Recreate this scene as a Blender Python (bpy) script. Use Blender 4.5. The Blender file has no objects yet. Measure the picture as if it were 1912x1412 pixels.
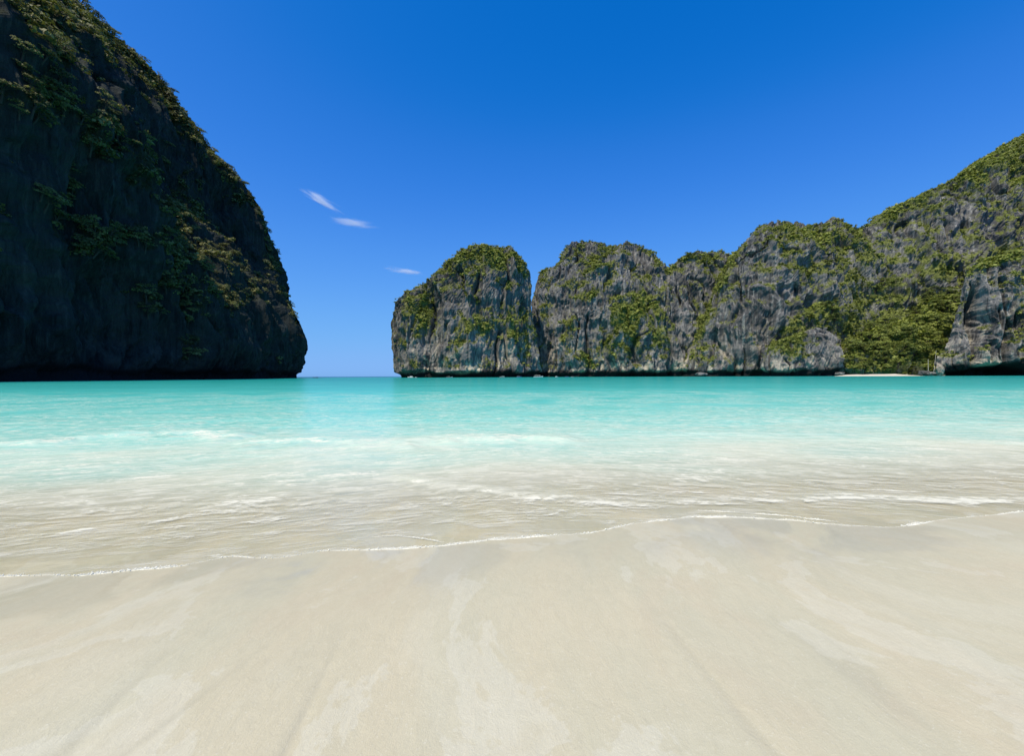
import bpy, math, random, time
import numpy as np
from mathutils import Matrix, Vector
T0 = time.time()
random.seed(7); RNG = np.random.default_rng(11)
scene = bpy.context.scene
COL = scene.collection

# ------------------------------------------------------------------ camera, sky, sun, exposure
F = 800.0; W0, H0 = 1912.0, 1412.0                     # focal length and frame in photo pixels
CAM = np.array([0.0, 0.0, 1.72])
PITCH, ROLL = math.radians(-0.265), math.radians(-0.23)
Rm = Matrix.Rotation(math.radians(90) + PITCH, 3, 'X') @ Matrix.Rotation(ROLL, 3, 'Z')
RM = np.array(Rm)
cam_d = bpy.data.cameras.new('camera'); cam_d.sensor_width = 36.0; cam_d.lens = 36.0 * F / W0
cam_d.clip_start = 0.05; cam_d.clip_end = 60000.0
cam = bpy.data.objects.new('camera', cam_d); COL.objects.link(cam)
cam.matrix_world = Matrix.Translation(Vector(CAM.tolist())) @ Rm.to_4x4()
scene.camera = cam

SUN = np.array([-0.25, -0.36, 0.90]); SUN /= np.linalg.norm(SUN)
world = bpy.data.worlds.new('World'); scene.world = world; world.use_nodes = True
wn, wl = world.node_tree.nodes, world.node_tree.links
sky = wn.new('ShaderNodeTexSky'); sky.sky_type = 'NISHITA'; sky.sun_disc = False
sky.sun_elevation = math.asin(SUN[2]); sky.sun_rotation = math.atan2(SUN[0], SUN[1])
sky.altitude = 0.0; sky.air_density = 0.7; sky.dust_density = 0.6; sky.ozone_density = 6.0
# camera response of the photograph applied to the whole sky: deep saturated blue, compressed highlights
pre = wn.new('ShaderNodeVectorMath'); pre.operation = 'SCALE'; pre.inputs['Scale'].default_value = 0.15
cur = wn.new('ShaderNodeRGBCurve'); post = wn.new('ShaderNodeVectorMath'); post.operation = 'SCALE'; post.inputs['Scale'].default_value = 1/0.15
for ch, pts in ((0, [(0, 0), (0.085, 0.004), (0.105, 0.026), (0.18, 0.095), (0.30, 0.16), (0.78, 0.27), (1, 0.29)]), (1, [(0, 0), (0.15, 0.145), (0.20, 0.205), (0.34, 0.34), (0.54, 0.44), (0.8, 0.48), (1, 0.50)]), (2, [(0, 0), (0.34, 0.60), (0.48, 0.79), (0.66, 0.89), (0.9, 0.92), (1, 0.92)])):
    c = cur.mapping.curves[ch]
    while len(c.points) < len(pts): c.points.new(0.5, 0.5)
    for p, (x, y) in zip(c.points, pts): p.location = (x, y)
cur.mapping.update()
bg = wn['Background']; bg.inputs['Strength'].default_value = 0.15
wl.new(sky.outputs[0], pre.inputs[0]); wl.new(pre.outputs[0], cur.inputs['Color']); wl.new(cur.outputs[0], post.inputs[0]); wl.new(post.outputs[0], bg.inputs['Color'])

sun_d = bpy.data.lights.new('sun', 'SUN'); sun_d.energy = 5.0; sun_d.angle = math.radians(0.53); sun_d.color = (1.0, 0.91, 0.76)
sun = bpy.data.objects.new('sun', sun_d); COL.objects.link(sun)
sun.rotation_euler = Vector((-SUN).tolist()).to_track_quat('-Z', 'Y').to_euler()
sun.location = (0, 0, 50)

scene.view_settings.view_transform = 'Standard'; scene.view_settings.look = 'None'
scene.view_settings.exposure = 0.0; scene.view_settings.gamma = 1.0
scene.cycles.max_bounces = 8; scene.cycles.volume_bounces = 3; scene.cycles.transparent_max_bounces = 12
scene.cycles.sample_clamp_indirect = 4.0; scene.cycles.use_denoising = True

# ------------------------------------------------------------------ maths helpers
def ray(px, py):
    px = np.asarray(px, float); py = np.asarray(py, float)
    d = np.stack([(px - W0/2)/F, (H0/2 - py)/F, -np.ones_like(px + py)], -1)
    return d @ RM.T
def at(px, py, Y):                                     # point seen at a pixel, Y metres down the bay
    d = ray(px, py); return CAM + d * (np.asarray(Y, float)/d[..., 1])[..., None]
def ground(px, py, z=0.0):                             # point seen at a pixel on a level z
    d = ray(px, py); return CAM + d * ((z - CAM[2])/d[..., 2])[..., None]
def proj(P):
    q = (P - CAM) @ RM
    return W0/2 + F*q[..., 0]/(-q[..., 2]), H0/2 - F*q[..., 1]/(-q[..., 2])
def sstep(a, b, x):
    t = np.clip((x - a)/(b - a), 0, 1); return t*t*(3 - 2*t)
_perm = np.random.default_rng(3).permutation(256).astype(np.int32); _perm = np.concatenate([_perm, _perm, _perm])
_g = np.random.default_rng(4).normal(size=(256, 3)); _g /= np.linalg.norm(_g, axis=1)[:, None]; _g = _g.astype(np.float32)
def noise(P, seed=0.0):                                # gradient noise, about -1..1
    P = np.asarray(P, np.float32) + np.float32(seed*17.31)
    i = np.floor(P).astype(np.int32); f = P - i; i &= 255
    u = f*f*f*(f*(f*6 - 15) + 10)
    out = 0
    for dx in (0, 1):
        wx = u[:, 0] if dx else 1 - u[:, 0]
        a = _perm[i[:, 0] + dx]
        for dy in (0, 1):
            wy = u[:, 1] if dy else 1 - u[:, 1]
            b = _perm[a + ((i[:, 1] + dy) & 255)]
            for dz in (0, 1):
                wz = u[:, 2] if dz else 1 - u[:, 2]
                g = _g[_perm[b + ((i[:, 2] + dz) & 255)]]
                out = out + wx*wy*wz*(g[:, 0]*(f[:, 0]-dx) + g[:, 1]*(f[:, 1]-dy) + g[:, 2]*(f[:, 2]-dz))
    return out*1.6
def fbm(P, oct=4, seed=0.0, gain=0.5):
    s, a = 0, 1.0
    for k in range(oct):
        s = s + a*noise(P*(2.03**k), seed + k); a *= gain
    return s
def ridged(P, oct=3, seed=0.0):
    s, a = 0, 1.0
    for k in range(oct):
        s = s + a*(1 - 2*np.abs(noise(P*(2.1**k), seed + k))); a *= 0.5
    return s

# ------------------------------------------------------------------ object helpers
def link(name, data, parent=None):
    o = bpy.data.objects.new(name, data); COL.objects.link(o)
    if parent is not None: o.parent = parent
    return o
def tag(o, label=None, cat=None, group=None, kind=None):
    if label: o['label'] = label
    if cat: o['category'] = cat
    if group: o['group'] = group
    if kind: o['kind'] = kind
    return o
def mesh_np(name, V, Fq, mat=None, smooth=True, attrs=None):
    V = np.ascontiguousarray(V, np.float32); Fq = np.ascontiguousarray(Fq, np.int32)
    k = Fq.shape[1]; me = bpy.data.meshes.new(name)
    me.vertices.add(len(V)); me.vertices.foreach_set('co', V.ravel())
    me.loops.add(Fq.size); me.loops.foreach_set('vertex_index', Fq.ravel())
    me.polygons.add(len(Fq)); me.polygons.foreach_set('loop_start', np.arange(0, Fq.size, k, dtype=np.int32))
    me.polygons.foreach_set('use_smooth', np.full(len(Fq), smooth))
    for n, a in (attrs or {}).items():
        at_ = me.attributes.new(n, 'FLOAT', 'POINT'); at_.data.foreach_set('value', np.ascontiguousarray(a, np.float32))
    me.update(calc_edges=True)
    if mat: me.materials.append(mat)
    return me
def grid_faces(r, c, wrap=False):
    i = np.arange(r - 1)[:, None]; cc = c if wrap else c - 1; j = np.arange(cc)[None, :]; j2 = (j + 1) % c
    return np.stack([i*c + j, i*c + j2, (i+1)*c + j2, (i+1)*c + j], -1).reshape(-1, 4)

# ------------------------------------------------------------------ materials
class NT:
    def __init__(s, name):
        s.m = bpy.data.materials.new(name); s.m.use_nodes = True; s.t = s.m.node_tree; s.n = s.t.nodes; s.l = s.t.links
        s.n.clear(); s.out = s.n.new('ShaderNodeOutputMaterial')
    def new(s, typ, **kw):
        n = s.n.new('ShaderNode' + typ)
        for k, v in kw.items(): setattr(n, k, v)
        return n
    def put(s, sock, v):
        if hasattr(v, 'is_linked') or isinstance(v, bpy.types.NodeSocket): s.l.new(v, sock)
        elif v is not None: sock.default_value = v
    def pos(s, scale=(1, 1, 1)):
        g = s.new('NewGeometry'); m = s.new('VectorMath', operation='MULTIPLY'); s.l.new(g.outputs['Position'], m.inputs[0]); m.inputs[1].default_value = scale
        return m.outputs[0]
    def noise(s, vec, scale=1.0, detail=4.0, rough=0.55, dist=0.0):
        n = s.new('TexNoise'); s.l.new(vec, n.inputs['Vector']); n.inputs['Scale'].default_value = scale
        n.inputs['Detail'].default_value = detail; n.inputs['Roughness'].default_value = rough; n.inputs['Distortion'].default_value = dist
        return n.outputs['Fac']
    def attr(s, name): n = s.new('Attribute', attribute_name=name); return n.outputs['Fac']
    def math(s, op, a, b=None, clamp=False):
        n = s.new('Math', operation=op, use_clamp=clamp); s.put(n.inputs[0], a)
        if b is not None: s.put(n.inputs[1], b)
        return n.outputs[0]
    def mr(s, v, a, b, c=0.0, d=1.0, smooth=True):
        n = s.new('MapRange', interpolation_type='SMOOTHSTEP' if smooth else 'LINEAR'); s.l.new(v, n.inputs[0])
        for k, x in zip((1, 2, 3, 4), (a, b, c, d)): n.inputs[k].default_value = x
        return n.outputs[0]
    def mix(s, f, a, b, blend='MIX'):
        n = s.new('Mix', data_type='RGBA', blend_type=blend); s.put(n.inputs['Factor'], f)
        for sock, v in ((n.inputs[6], a), (n.inputs[7], b)):
            if isinstance(v, tuple): v = (*v, 1.0) if len(v) == 3 else v
            s.put(sock, v)
        return n.outputs[2]
    def ramp(s, f, stops):
        n = s.new('ValToRGB'); s.l.new(f, n.inputs[0]); e = n.color_ramp.elements
        while len(e) < len(stops): e.new(0.5)
        for k, (p, c) in enumerate(stops): e[k].position = p; e[k].color = (*c, 1)
        return n.outputs[0]
    def bump(s, h, strength, dist, normal=None):
        n = s.new('Bump'); s.l.new(h, n.inputs['Height']); n.inputs['Strength'].default_value = strength; n.inputs['Distance'].default_value = dist
        if normal is not None: s.l.new(normal, n.inputs['Normal'])
        return n.outputs[0]
    def principled(s, col, rough=0.8, spec=0.3, normal=None, **kw):
        p = s.new('BsdfPrincipled')
        if isinstance(col, tuple): col = (*col, 1.0)
        s.put(p.inputs['Base Color'], col); s.put(p.inputs['Roughness'], rough); s.put(p.inputs['Specular IOR Level'], spec)
        if normal is not None: s.l.new(normal, p.inputs['Normal'])
        for k, v in kw.items(): s.put(p.inputs[k], v)
        return p.outputs[0]
    def done(s, shader): s.l.new(shader, s.out.inputs['Surface']); return s.m

def rock_material(name, dark, mid, pale, cream, cream_amt, green):
    k = NT(name)
    big = k.noise(k.pos((0.022, 0.022, 0.012)), 1, 5, 0.6, 0.6)
    streak = k.noise(k.pos((0.34, 0.34, 0.014)), 1, 5, 0.6, 0.25)
    fine = k.noise(k.pos((1.1, 1.1, 0.28)), 1, 4, 0.65)
    c = k.mix(k.mr(big, 0.36, 0.66), dark, mid)
    c = k.mix(k.mr(streak, 0.50, 0.70, 0, 0.75), c, pale)
    c = k.mix(k.mr(streak, 0.47, 0.30, 0, 0.8), c, tuple(x*0.45 for x in dark))
    st = k.noise(k.pos((0.06, 0.06, 0.03)), 1, 4, 0.6, 0.8)
    c = k.mix(k.math('MULTIPLY', k.mr(st, 0.50, 0.62, 0, 1.0), k.math('MULTIPLY', k.attr('cream'), cream_amt)), c, cream)
    c = k.mix(k.mr(fine, 0.3, 0.7, 0.0, 0.5), c, k.mix(1.0, c, (0.55, 0.58, 0.62), 'MULTIPLY'))
    gn = k.noise(k.pos((0.5, 0.5, 0.5)), 1, 4, 0.6)
    gc = k.mix(k.mr(gn, 0.35, 0.65), green, tuple(x*0.45 for x in green))
    vg = k.math('ADD', k.attr('veg'), k.math('MULTIPLY', k.math('SUBTRACT', gn, 0.5), 0.9))
    c = k.mix(k.mr(vg, 0.26, 0.66, 0, 0.92), c, gc)
    c = k.mix(k.attr('tide'), c, (0.016, 0.017, 0.018))  # dark tidal stain, also painting the shade of the undercut and caves
    h = k.math('ADD', k.math('MULTIPLY', streak, 1.2), fine)
    return k.done(k.principled(c, 0.92, 0.15, k.bump(h, 0.7, 1.4)))

M = {}
M['rock_far'] = rock_material('limestone', (0.082, 0.080, 0.077), (0.205, 0.197, 0.184), (0.44, 0.41, 0.355), (0.58, 0.50, 0.37), 1.0, (0.185, 0.205, 0.045))
M['rock_right'] = rock_material('limestone_buttress', (0.088, 0.085, 0.081), (0.228, 0.217, 0.200), (0.46, 0.43, 0.37), (0.56, 0.50, 0.38), 0.8, (0.185, 0.21, 0.045))
M['rock_left'] = rock_material('limestone_headland', (0.018, 0.024, 0.023), (0.036, 0.044, 0.039), (0.062, 0.066, 0.056), (0.10, 0.09, 0.07), 0.35, (0.04, 0.045, 0.015))  # same limestone with the headland's shade put into a much darker colour

def leaf_material(name, a, b, c, use_obj):
    k = NT(name)
    f = k.attr('tint')
    if use_obj:
        r = k.new('ObjectInfo').outputs['Random']; f = k.math('ADD', k.math('MULTIPLY', f, 0.55), k.math('MULTIPLY', r, 0.5))
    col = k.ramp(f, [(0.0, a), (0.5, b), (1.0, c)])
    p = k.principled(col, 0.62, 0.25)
    tr = k.new('BsdfTranslucent'); k.l.new(k.mix(1.0, col, (1.0, 1.1, 0.5), 'MULTIPLY'), tr.inputs[0])
    mx = k.new('MixShader'); mx.inputs[0].default_value = 0.28; k.l.new(p, mx.inputs[1]); k.l.new(tr.outputs[0], mx.inputs[2])
    return k.done(mx.outputs[0])
M['scrub'] = leaf_material('scrub_leaves', (0.042, 0.058, 0.013), (0.180, 0.208, 0.040), (0.33, 0.36, 0.080), False)
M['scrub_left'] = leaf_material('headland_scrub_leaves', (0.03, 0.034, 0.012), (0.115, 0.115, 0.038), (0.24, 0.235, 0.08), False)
M['leaf_cove'] = leaf_material('cove_tree_leaves', (0.040, 0.058, 0.014), (0.170, 0.205, 0.042), (0.33, 0.36, 0.080), True)
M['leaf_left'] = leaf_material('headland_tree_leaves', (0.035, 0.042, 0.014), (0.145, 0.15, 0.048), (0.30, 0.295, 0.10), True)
def bark():
    k = NT('bark'); n = k.noise(k.pos((3, 3, 0.7)), 1, 4)
    return k.done(k.principled(k.mix(n, (0.035, 0.03, 0.022), (0.085, 0.075, 0.06)), 0.9, 0.1))
M['bark'] = bark()
def plain(name, col, rough=0.5, spec=0.4):
    k = NT(name); n = k.noise(k.pos((2, 2, 2)), 1, 3)
    return k.done(k.principled(k.mix(k.mr(n, 0.3, 0.7, 0, 0.35), col, tuple(x*0.7 for x in col)), rough, spec))

# sand: pale coral sand, streaked across the shore, wetter towards the swash
def sand_material():
    k = NT('coral_sand')
    wet = k.attr('wet')
    st = k.noise(k.pos((1.5, 0.28, 1)), 1, 5, 0.6, 0.5)
    patch = k.noise(k.pos((0.75, 0.55, 1)), 1, 5, 0.6, 0.9)
    wash = k.noise(k.pos((1.0, 0.62, 1)), 1, 6, 0.62, 0.5)
    grain = k.noise(k.pos((260, 260, 260)), 1, 2, 0.7)
    grit = k.noise(k.pos((70, 55, 70)), 1, 4, 0.75)
    mott = k.noise(k.pos((14, 7, 14)), 1, 5, 0.7, 0.6)
    c = k.mix(k.mr(st, 0.35, 0.68), (0.502, 0.472, 0.332), (0.538, 0.484, 0.332))
    c = k.mix(k.mr(patch, 0.52, 0.60, 0, 0.30), c, (0.575, 0.545, 0.405))
    wl_ = k.math('MULTIPLY', k.mr(wash, 0.535, 0.550), k.mr(wash, 0.68, 0.56))
    c = k.mix(k.math('MULTIPLY', wl_, 0.30), c, (0.62, 0.60, 0.48))
    c = k.mix(k.math('MULTIPLY', k.attr('rill'), 0.32), c, (0.36, 0.34, 0.25))
    c = k.mix(k.mr(patch, 0.46, 0.33, 0, 0.40), c, (0.515, 0.445, 0.305))
    c = k.mix(k.mr(mott, 0.35, 0.65, 0.0, 0.22), c, k.mix(1.0, c, (0.80, 0.80, 0.78), 'MULTIPLY'))
    c = k.mix(k.mr(grain, 0.30, 0.70, 0.0, 0.30), c, k.mix(1.0, c, (0.72, 0.71, 0.68), 'MULTIPLY'))
    c = k.mix(k.mr(grit, 0.58, 0.70, 0.0, 0.42), c, (0.64, 0.62, 0.51))
    c = k.mix(k.mr(grit, 0.36, 0.28, 0.0, 0.35), c, (0.30, 0.27, 0.19))
    c = k.mix(k.math('MULTIPLY', wet, 0.34), c, k.mix(1.0, c, (0.70, 0.70, 0.66), 'MULTIPLY'))
    sheen = k.math('MULTIPLY', wet, k.mr(patch, 0.40, 0.58))
    h = k.math('ADD', k.math('ADD', k.math('MULTIPLY', grit, 0.6), k.math('MULTIPLY', grain, 0.3)), k.math('MULTIPLY', mott, 1.6))
    bm = k.new('Bump'); k.l.new(h, bm.inputs['Height']); bm.inputs['Distance'].default_value = 0.006
    k.l.new(k.mr(wet, 0.2, 0.9, 0.7, 0.12), bm.inputs['Strength'])
    return k.done(k.principled(c, k.mr(sheen, 0.0, 0.9, 0.8, 0.34), k.mr(wet, 0, 1, 0.15, 0.32), bm.outputs[0]))
M['sand'] = sand_material()
def far_sand():
    k = NT('cove_sand'); n = k.noise(k.pos((0.3, 0.3, 1)), 1, 4)
    return k.done(k.principled(k.mix(n, (0.66, 0.60, 0.50), (0.52, 0.46, 0.37)), 0.9, 0.1))
M['cove_sand'] = far_sand()

# water: colour is set by the depth of sea under the surface, plus painted wave shading, caustics and glints; suspended sand and foam near the break
def water_material():
    k = NT('sea_water')
    dep, opq, foam = k.attr('deep'), k.attr('opaque'), k.attr('foam')  # foam mask also carries the painted caustic and glint streaks
    sx = k.new('SeparateXYZ'); k.l.new(k.pos((1, 1, 1)), sx.inputs[0])
    cv = k.new('CombineXYZ'); k.l.new(sx.outputs[0], cv.inputs[0]); k.l.new(k.attr('yy'), cv.inputs[1])
    def curved(sc_):
        m = k.new('VectorMath', operation='MULTIPLY'); k.l.new(cv.outputs[0], m.inputs[0]); m.inputs[1].default_value = sc_; return m.outputs[0]
    n0 = k.noise(k.pos((0.035, 0.09, 1)), 1, 3)
    d2 = k.math('ADD', dep, k.math('ADD', k.math('MULTIPLY', k.math('SUBTRACT', n0, 0.5), 0.14), k.math('MULTIPLY', k.math('SUBTRACT', k.noise(k.pos((0.16, 0.75, 1)), 1, 4, 0.6), 0.5), 0.13)), True)  # stretched noise paints light and dark wave streaks into the depth colour
    col = k.ramp(d2, [(0.0, (0.68, 0.655, 0.50)), (0.12, (0.60, 0.635, 0.48)), (0.25, (0.37, 0.58, 0.465)), (0.38, (0.175, 0.54, 0.45)),
                      (0.55, (0.080, 0.465, 0.40)), (0.75, (0.013, 0.262, 0.232)), (0.90, (0.007, 0.20, 0.20)), (1.0, (0.004, 0.045, 0.14))])
    r1 = k.noise(curved((3.2, 7.5, 1)), 1, 4, 0.6, 0.5)
    r2 = k.noise(curved((0.55, 1.5, 1)), 1, 4, 0.6, 0.4)
    r3 = k.noise(k.pos((0.07, 0.22, 1)), 1, 4, 0.6, 0.3)
    b1 = k.bump(r1, 0.55, 0.035); b2 = k.bump(r2, 0.6, 0.16, b1); b3 = k.bump(r3, 0.55, 0.8, b2)
    body = k.new('BsdfDiffuse'); k.l.new(col, body.inputs['Color']); k.l.new(k.bump(r2, 0.3, 0.12, k.bump(r1, 0.3, 0.02)), body.inputs['Normal'])
    tr = k.new('BsdfTransparent'); tr.inputs[0].default_value = (0.985, 0.99, 0.975, 1)
    m1 = k.new('MixShader'); k.l.new(opq, m1.inputs[0]); k.l.new(tr.outputs[0], m1.inputs[1]); k.l.new(body.outputs[0], m1.inputs[2])
    lace = k.noise(k.pos((6, 11, 6)), 1, 5, 0.68, 0.7)
    streaks = k.noise(curved((1.3, 4.2, 1)), 1, 4, 0.62, 0.8)
    ln = k.math('ADD', k.math('MULTIPLY', lace, 0.55), k.math('MULTIPLY', streaks, 0.6))
    fm = k.mr(k.math('ADD', foam, k.math('MULTIPLY', k.math('SUBTRACT', ln, 0.575), 2.6)), 0.42, 1.0, 0.0, 0.94)
    glint_noise = k.noise(curved((2.2, 6.5, 1)), 1, 5, 0.66, 1.0)
    foam_glint = k.math('MULTIPLY', k.mr(glint_noise, 0.40, 0.74, 0.0, 0.66), k.mr(foam, 0.05, 0.22))  # pale streaks painted for caustics and sky glints, blended with thin foam
    fm = k.math('MAXIMUM', fm, foam_glint)
    fm = k.math('MULTIPLY', fm, k.mr(foam, 0.0, 0.12))
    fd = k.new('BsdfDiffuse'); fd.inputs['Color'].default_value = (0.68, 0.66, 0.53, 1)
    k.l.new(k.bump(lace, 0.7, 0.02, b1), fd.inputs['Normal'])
    gl = k.new('BsdfGlossy'); gl.inputs['Roughness'].default_value = 0.10; k.l.new(b3, gl.inputs['Normal'])
    fr = k.new('Fresnel'); fr.inputs['IOR'].default_value = 1.33; k.l.new(b3, fr.inputs['Normal'])
    m2 = k.new('MixShader'); k.l.new(k.math('MULTIPLY', fr.outputs[0], k.mr(dep, 0.0, 0.5, 0.30, 0.45), True), m2.inputs[0]); k.l.new(m1.outputs[0], m2.inputs[1]); k.l.new(gl.outputs[0], m2.inputs[2])
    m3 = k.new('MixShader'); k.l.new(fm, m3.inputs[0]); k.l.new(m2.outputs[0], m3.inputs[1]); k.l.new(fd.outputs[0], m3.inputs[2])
    return k.done(m3.outputs[0])
M['water'] = water_material()
def foam_material():
    k = NT('sea_foam'); n = k.noise(k.pos((160, 160, 160)), 1, 3, 0.6)
    return k.done(k.principled(k.mix(n, (0.84, 0.82, 0.70), (0.76, 0.74, 0.62)), 0.45, 0.4, k.bump(n, 0.5, 0.004)))
M['foam'] = foam_material()

# ------------------------------------------------------------------ beach and seabed (one sheet), swash and sea surface
SH = 0.16                                              # the shore runs slightly away to the right
def shore_t(x, y): return (y - SH*9*np.tanh(x/9))/math.hypot(1, SH)
_tz = np.array([-80, -20, 0, 1.5, 4.0, 5.2, 7, 10, 15, 25, 45, 90, 200, 500, 1200, 4000, 60000.])
_zz = np.array([2.6, 1.0, 0.30, 0.225, 0.085, 0.02, -0.07, -0.22, -0.50, -1.1, -2.0, -3.3, -5.0, -7.0, -14, -40, -60.])
def sand_z(x, y, detail=True):
    x = np.asarray(x, float); y = np.asarray(y, float)
    t = shore_t(x, y); z = np.interp(t, _tz, _zz)
    if detail:
        P = np.stack([x*1.3, y*0.22, np.zeros_like(x)], -1).reshape(-1, 3)
        P2 = np.stack([x*0.5, y*0.4, np.ones_like(x)*3], -1).reshape(-1, 3)
        P3 = np.stack([x*5.0, y*0.8, np.ones_like(x)*5], -1).reshape(-1, 3)
        r = np.clip(noise(P, 21), -1, 1); rill = -np.exp(-(r/0.07)**2)
        d = 0.0035*fbm(P, 3, 20) + 0.010*noise(P2, 22) + 0.0012*fbm(P3, 2, 23) + 0.0075*rill*sstep(-0.1, 0.4, noise(P2, 29))
        d = d.reshape(x.shape)
        P4 = np.stack([x*0.9, y*3.5, np.ones_like(x)*7], -1).reshape(-1, 3)
        d = d + 0.0022*noise(P4, 31).reshape(x.shape)*sstep(0.0, 0.5, noise(P2, 33).reshape(x.shape))
        z = z + d*sstep(12, 5, t)
    return z
cols = np.concatenate([np.linspace(-4, -1.4, 60)[:-1], np.linspace(-1.4, 1.4, 620), np.linspace(1.4, 4, 60)[1:]])
EDGE = np.array([(-900, 1100), (-300, 1086), (0, 1078), (150, 1075), (330, 1057), (400, 1042), (432, 1035), (470, 1041), (520, 1040), (600, 1026), (740, 1022), (830, 1018),
                 (920, 1006), (1010, 1000), (1100, 994), (1180, 976), (1230, 968), (1290, 960), (1400, 964), (1480, 970), (1560, 980), (1670, 988), (1720, 979), (1800, 966), (1912, 955), (2300, 930), (2900, 905.)])
_e = ground(EDGE[:, 0], EDGE[:, 1], 0.085)
_ec, _ey = _e[:, 0]/_e[:, 1], _e[:, 1]
def smooth_interp(x, xs, ys, w=0.02):
    return (np.interp(x - w, xs, ys) + np.interp(x, xs, ys)*2 + np.interp(x + w, xs, ys))/4
edge_y = smooth_interp(cols, _ec, _ey)
ex = cols*edge_y
edge_y = edge_y + 0.035*noise(np.stack([ex*2.2, ex*0, ex*0], -1), 41) + 0.012*noise(np.stack([ex*7, ex*0, ex*0], -1), 42)

# sand sheet: fine near the camera, reaching under the sea to the horizon
sr = np.concatenate([-np.geomspace(90, 2.2, 12), np.linspace(-2.0, 0.77, 40), 1/np.linspace(1/0.8, 1/9.0, 230), np.geomspace(9.3, 60000, 70)])
near = np.abs(sr) < 1.0
SX = cols[None, :]*np.maximum(np.maximum(sr[:, None], 1.0), -sr[:, None]*0.5)
SX = SX + np.sign(cols)*np.maximum(np.abs(cols) - 1.4, 0)[None, :]**3*3*(sr[:, None] < 60)
SY = np.repeat(sr[:, None], len(cols), 1)
SZ = sand_z(SX, SY)
Y_edge = np.interp(SX/np.maximum(SY, 0.3), cols, edge_y)
back = SY - Y_edge                                      # negative on the dry side
_P = np.stack([SX.ravel()*1.3, SY.ravel()*0.22, SX.ravel()*0], -1); _P2 = np.stack([SX.ravel()*0.5, SY.ravel()*0.4, SX.ravel()*0 + 3], -1)
RILL = (np.exp(-((np.clip(noise(_P, 21), -1, 1) + 0.02)/0.032)**2)*sstep(-0.1, 0.4, noise(_P2, 29))).reshape(SX.shape)*sstep(9, 6, SY)
wetn = 0.55*noise(np.stack([SX.ravel()*1.1, SY.ravel()*0.5, SX.ravel()*0], -1), 51).reshape(SX.shape)
wet = sstep(-1.9, -0.15, back + wetn); wet = np.maximum(0.30*wet, wet**1.2)
sand = link('beach', mesh_np('beach', np.stack([SX, SY, SZ], -1).reshape(-1, 3), grid_faces(*SX.shape), M['sand'], True, {'wet': wet.ravel(), 'rill': RILL.ravel()}))
tag(sand, 'pale cream coral sand beach sloping into the sea', 'beach', kind='structure')

# foam bands given as lines on the water
BANDS = [  # px points, half width in m, strength, crest height
    ([(735, 893), (800, 905), (900, 922), (1000, 934), (1100, 942), (1200, 948), (1300, 945), (1400, 942), (1500, 938), (1590, 934), (1660, 938), (1780, 943), (1912, 946), (2400, 950)], 0.24, 0.92, 0.05),
    ([(1560, 905), (1660, 910), (1780, 912), (1912, 917), (2400, 925)], 0.20, 0.65, 0.022),
    ([(-500, 965), (0, 942), (200, 925), (350, 905), (480, 890), (600, 886), (740, 894)], 0.34, 0.66, 0.012),
    ([(-500, 862), (0, 838), (120, 826), (240, 812), (350, 812), (430, 822)], 0.75, 0.86, 0.13),
    ([(430, 830), (600, 828), (760, 834), (850, 822), (960, 822), (1080, 826)], 0.8, 0.78, 0.12),
    ([(0, 880), (160, 868), (330, 850), (520, 850), (720, 862), (860, 850), (980, 842)], 0.6, 0.60, 0.02),
    ([(1080, 846), (1250, 842), (1400, 850), (1600, 858), (1912, 868), (2400, 880)], 0.5, 0.58, 0.025),
    ([(1180, 880), (1400, 884), (1560, 886), (1760, 892), (1912, 896), (2400, 905)], 0.36, 0.62, 0.02),
    ([(1380, 790), (1560, 783), (1700, 785), (1912, 796), (2400, 810)], 1.4, 0.40, 0.05),
    ([(1100, 806), (1300, 810), (1500, 818), (1912, 826), (2400, 838)], 0.9, 0.38, 0.04),
    ([(690, 1000), (760, 1003), (820, 1012)], 0.05, 0.5, 0.004),
    ([(500, 1018), (540, 1028), (590, 1027)], 0.03, 0.5, 0.004),
    ([(1330, 950), (1450, 962), (1540, 972)], 0.035, 0.8, 0.005),
]
def band_d(X, Y, pts):
    g = ground(np.array([p[0] for p in pts], float), np.array([p[1] for p in pts], float), 0.02)
    xs = np.linspace(g[0, 0], g[-1, 0], 160); w = (xs[-1]-xs[0])/40
    ys = sum(np.interp(xs + o*w, g[:, 0], g[:, 1]) for o in (-1, -.5, 0, .5, 1))/5
    yl = np.interp(X, xs, ys); sl = np.interp(X, xs, np.gradient(ys, xs))
    inside = sstep(xs[0]-0.3, xs[0]+0.3, X)*sstep(xs[-1]+0.3, xs[-1]-0.3, X)
    return (Y - yl)/np.sqrt(1 + sl*sl), inside

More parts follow.
